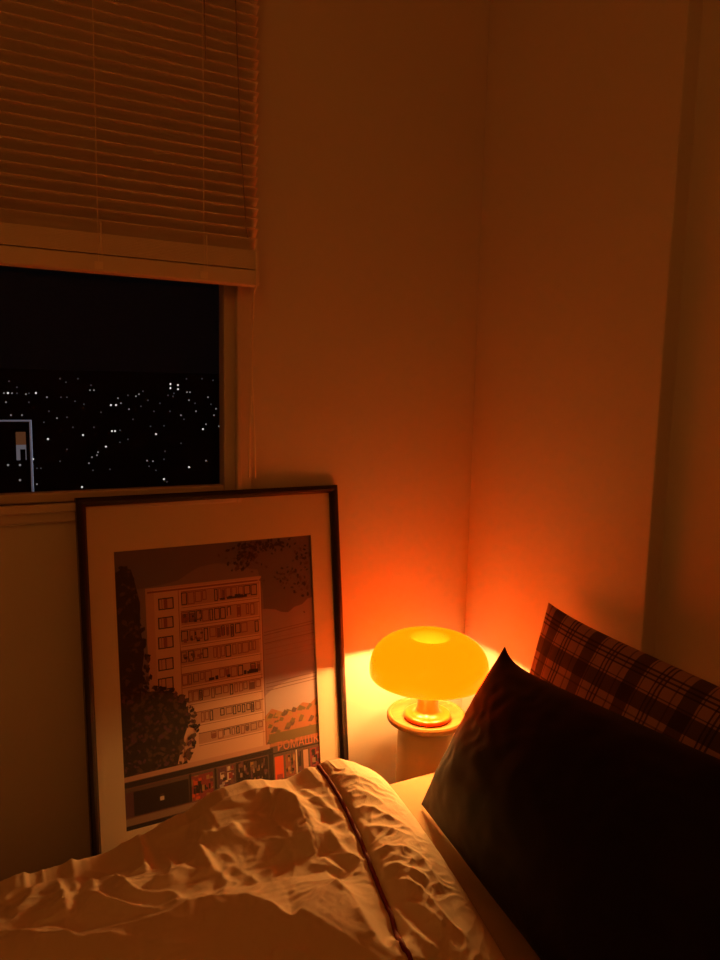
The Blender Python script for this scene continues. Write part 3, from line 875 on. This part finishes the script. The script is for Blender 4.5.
# ------------------------------------------------------------------ outside, at night
def terr(x, y):
    r = math.hypot(x - CAM.x, y - CAM.y)
    return -60 + 2e-5 * r * r
n1, n2 = 60, 48
G = np.zeros((n1, n2, 3))
for i in range(n1):
    r = 30 * (2200 / 30) ** (i / (n1 - 1))
    for j in range(n2):
        a = math.radians(20 + 140 * j / (n2 - 1))
        x, y = CAM.x + r * math.cos(a), CAM.y + r * math.sin(a)
        G[i, j] = (x, y, terr(x, y))
tag(grid_mesh(G, 'ground_hillside', M['dark_ground']), **S)
LIGHTS = [(32.6, 1407.4, 2), (38.9, 1408.6, 3), (45.2, 1409.8, 2), (53.2, 1411.3, 1), (66.5, 1389.5, 2), (72.6, 1414.7, 1), (84.1, 1416.7, 3), (95.2, 1323.6, 2), (126.9, 1327.2, 1), (30.0, 1209.2, 2), (61.6, 1212.5, 1), (29.1, 983.6, 2), (41.4, 983.6, 2), (59.6, 1567.3, 1), (51.1, 1737.7, 1), (165.2, 1736.5, 1), (187.0, 1509.4, 2), (194.5, 1510.4, 2), (77.5, 938.6, 2), (90.1, 952.6, 1), (77.0, 1047.3, 1), (59.3, 884.8, 1), (104.0, 818.4, 1), (49.6, 701.1, 3), (83.0, 733.8, 3), (77.5, 592.1, 2), (74.1, 572.3, 2), (69.0, 560.6, 2), (62.6, 526.0, 2), (60.5, 489.2, 1), (29.0, 557.7, 3), (28.5, 508.0, 1), (30.8, 507.4, 1), (19.2, 431.6, 1), (24.1, 437.8, 2), (45.8, 419.6, 3), (57.4, 618.1, 1), (237.4, 1384.6, 1), (247.3, 1360.3, 2), (262.2, 1411.4, 2), (207.8, 1310.4, 2), (173.0, 1158.2, 3), (180.4, 1158.3, 3), (194.5, 1199.4, 2), (186.3, 1081.5, 2), (214.0, 1138.2, 1), (214.0, 1044.1, 1), (236.2, 1042.6, 1), (360.6, 1582.4, 3), (389.1, 1706.7, 3), (399.2, 1675.9, 3), (369.9, 1553.6, 3), (367.8, 1468.6, 2), (373.9, 1468.7, 2), (320.1, 1265.2, 2), (311.3, 1387.7, 1), (314.8, 1362.3, 1), (335.0, 1440.7, 1), (474.2, 1896.7, 1), (516.0, 1899.3, 1), (530.7, 1847.2, 1), (374.1, 1336.6, 2), (333.6, 1174.6, 1), (315.4, 1083.3, 2), (279.2, 968.9, 2), (273.0, 1039.7, 2), (235.2, 973.7, 2), (223.9, 911.9, 1), (313.0, 1197.6, 1), (232.0, 839.2, 2), (211.8, 778.6, 3), (239.5, 811.4, 2), (164.5, 823.0, 1), (180.3, 827.1, 1), (151.6, 732.7, 3), (115.3, 770.9, 3), (118.2, 770.5, 3), (124.8, 780.8, 1), (89.0, 630.6, 3), (105.8, 664.5, 1), (155.4, 645.4, 1), (128.3, 587.3, 1), (116.2, 535.9, 1), (102.8, 530.2, 2), (106.2, 526.2, 2), (98.1, 499.7, 1), (98.3, 478.4, 1), (94.4, 436.9, 3), (93.8, 426.3, 1), (122.4, 487.2, 3), (143.1, 519.1, 2), (207.3, 1654.0, 1), (162.8, 1846.6, 1), (203.7, 1856.3, 1), (130.2, 1238.9, 1), (117.3, 1326.2, 1), (136.4, 1177.3, 1), (140.6, 1029.9, 1), (162.6, 918.3, 1), (285.2, 1492.4, 1), (249.9, 1265.7, 1), (255.8, 1199.4, 1), (83.1, 820.7, 1), (39.2, 780.7, 1), (45.4, 541.9, 1), (71.3, 491.2, 1), (117.0, 689.4, 1)]
def ball():
    bm = bmesh.new()
    bmesh.ops.create_icosphere(bm, subdivisions=1, radius=1.0)
    me = bpy.data.meshes.new('city_light')
    bm.to_mesh(me); bm.free()
    return me
E_ = {1: emis('faint_city_glow', (.80, .85, .95), .045, 'NONE'), 2: emis('city_glow', (.95, .92, .88), .17, 'NONE'), 3: emis('bright_city_glow', (1, .98, .90), .75, 'NONE')}
BALL = {}
for k in E_:
    BALL[k] = ball(); BALL[k].materials.append(E_[k])
LB = {1: 'faint tiny light in the dark city beyond the window', 2: 'small pale light in the dark city beyond the window', 3: 'bright white point of light in the dark city beyond the window'}
GR = {1: 'faint city lights', 2: 'small city lights', 3: 'bright city lights'}
for x, y, k in LIGHTS:
    r = math.hypot(x - CAM.x, y - CAM.y)
    s = {1: .72, 2: .80, 3: .92}[k] * r / 727
    o = bpy.data.objects.new('city_light', BALL[k])
    o.scale = (s, s, s)
    o.location = (x, y, terr(x, y) + s * .97)
    tag(link(o), LB[k], 'light', GR[k])
# neighbouring block with small lit windows; its tall panels stand for a glass reflection
nb = empty('apartment_building', (-4.5, 66, -59.5), 'dark neighbouring block outside with one tall glowing panel standing for a glass reflection', 'building')
MB().box(-6.5, 6.4, -6, 6, -1, 57.0).build('building_wall', M['dark_facade'], nb)
def lit(x0, x1, z0, z1, m):
    o = MB().box(x0 + 4.5, x1 + 4.5, -6.06, -5.98, z0 + 59.5, z1 + 59.5).build('lit_panel', m, nb)
    return o
warm = emis('warm_reflection_glow', (.30, .105, .04), .22, 'NONE'); pale = emis('pale_reflection_glow', (.34, .30, .34), .25, 'NONE')
lw = lit(.98, 1.68, -4.94, -3.75, pale)
lit(.98, 1.68, -3.75, -2.75, warm)
MB().box(5.75, 6.12, -6.10, -6.05, 54.4, 55.4).build('reflection_dark_part', M['dark_facade'], nb)  # dark part of the imitated reflection
for x, z in ((.37, -5.30), (1.20, -5.32), (1.16, -6.50)):
    lit(x - .07, x + .07, z - .07, z + .07, E_[2])
# balcony railing
rl = empty('balcony_railing', (-1.9, .5, -.4), 'thin pale metal railing outside the lower left of the window', 'railing')
def rpart(mb, n_):
    mb.v = [(p[0] + 1.9, p[1] - .5, p[2] + .4) for p in mb.v]
    return mb.build(n_, M['metal'], rl, bevel=.001)
rpart(MB().box(-3.0, -1.0735, .495, .505, .9755, .9805), 'top_rail')
rpart(MB().box(-1.0800, -1.0735, .495, .505, -.2, .976), 'post')
rpart(MB().box(-2.4, -2.392, .495, .505, -.2, .976), 'post')
tag(MB().box(-3.2, -.9, TH, .62, -.3, -.2).build('floor_balcony', M['dark_facade']), **S)
ld = bpy.data.lights.new('railing_fill_spot', 'SPOT')  # unseen spot added to brighten the railing
ld.energy = 60; ld.color = (.72, .82, 1.0); ld.spot_size = math.radians(18); ld.shadow_soft_size = .05
lo = bpy.data.objects.new('railing_fill_spot', ld)
lo.location = (.3, .2, 1.4)
lo.rotation_euler = (Vector((-1.10, .5, .9)) - Vector(lo.location)).to_track_quat('-Z', 'Y').to_euler()
COL.objects.link(lo)

# ------------------------------------------------------------------ world and view
wd = bpy.data.worlds.new('night')
scene.world = wd
wd.use_nodes = True
wd.node_tree.nodes['Background'].inputs[0].default_value = (.0006, .0006, .0007, 1)
wd.node_tree.nodes['Background'].inputs[1].default_value = 1
scene.view_settings.view_transform = 'Standard'
scene.view_settings.look = 'None'
scene.view_settings.exposure = 0.12
scene.view_settings.gamma = 1
scene.view_settings.use_curve_mapping = False
cy = scene.cycles
cy.use_denoising = True
try:
    cy.denoiser = 'OPENIMAGEDENOISE'
except Exception:
    pass
cy.max_bounces = 10
cy.diffuse_bounces = 6
cy.transparent_max_bounces = 12
cy.sample_clamp_indirect = 6
cy.caustics_reflective = False
cy.caustics_refractive = False
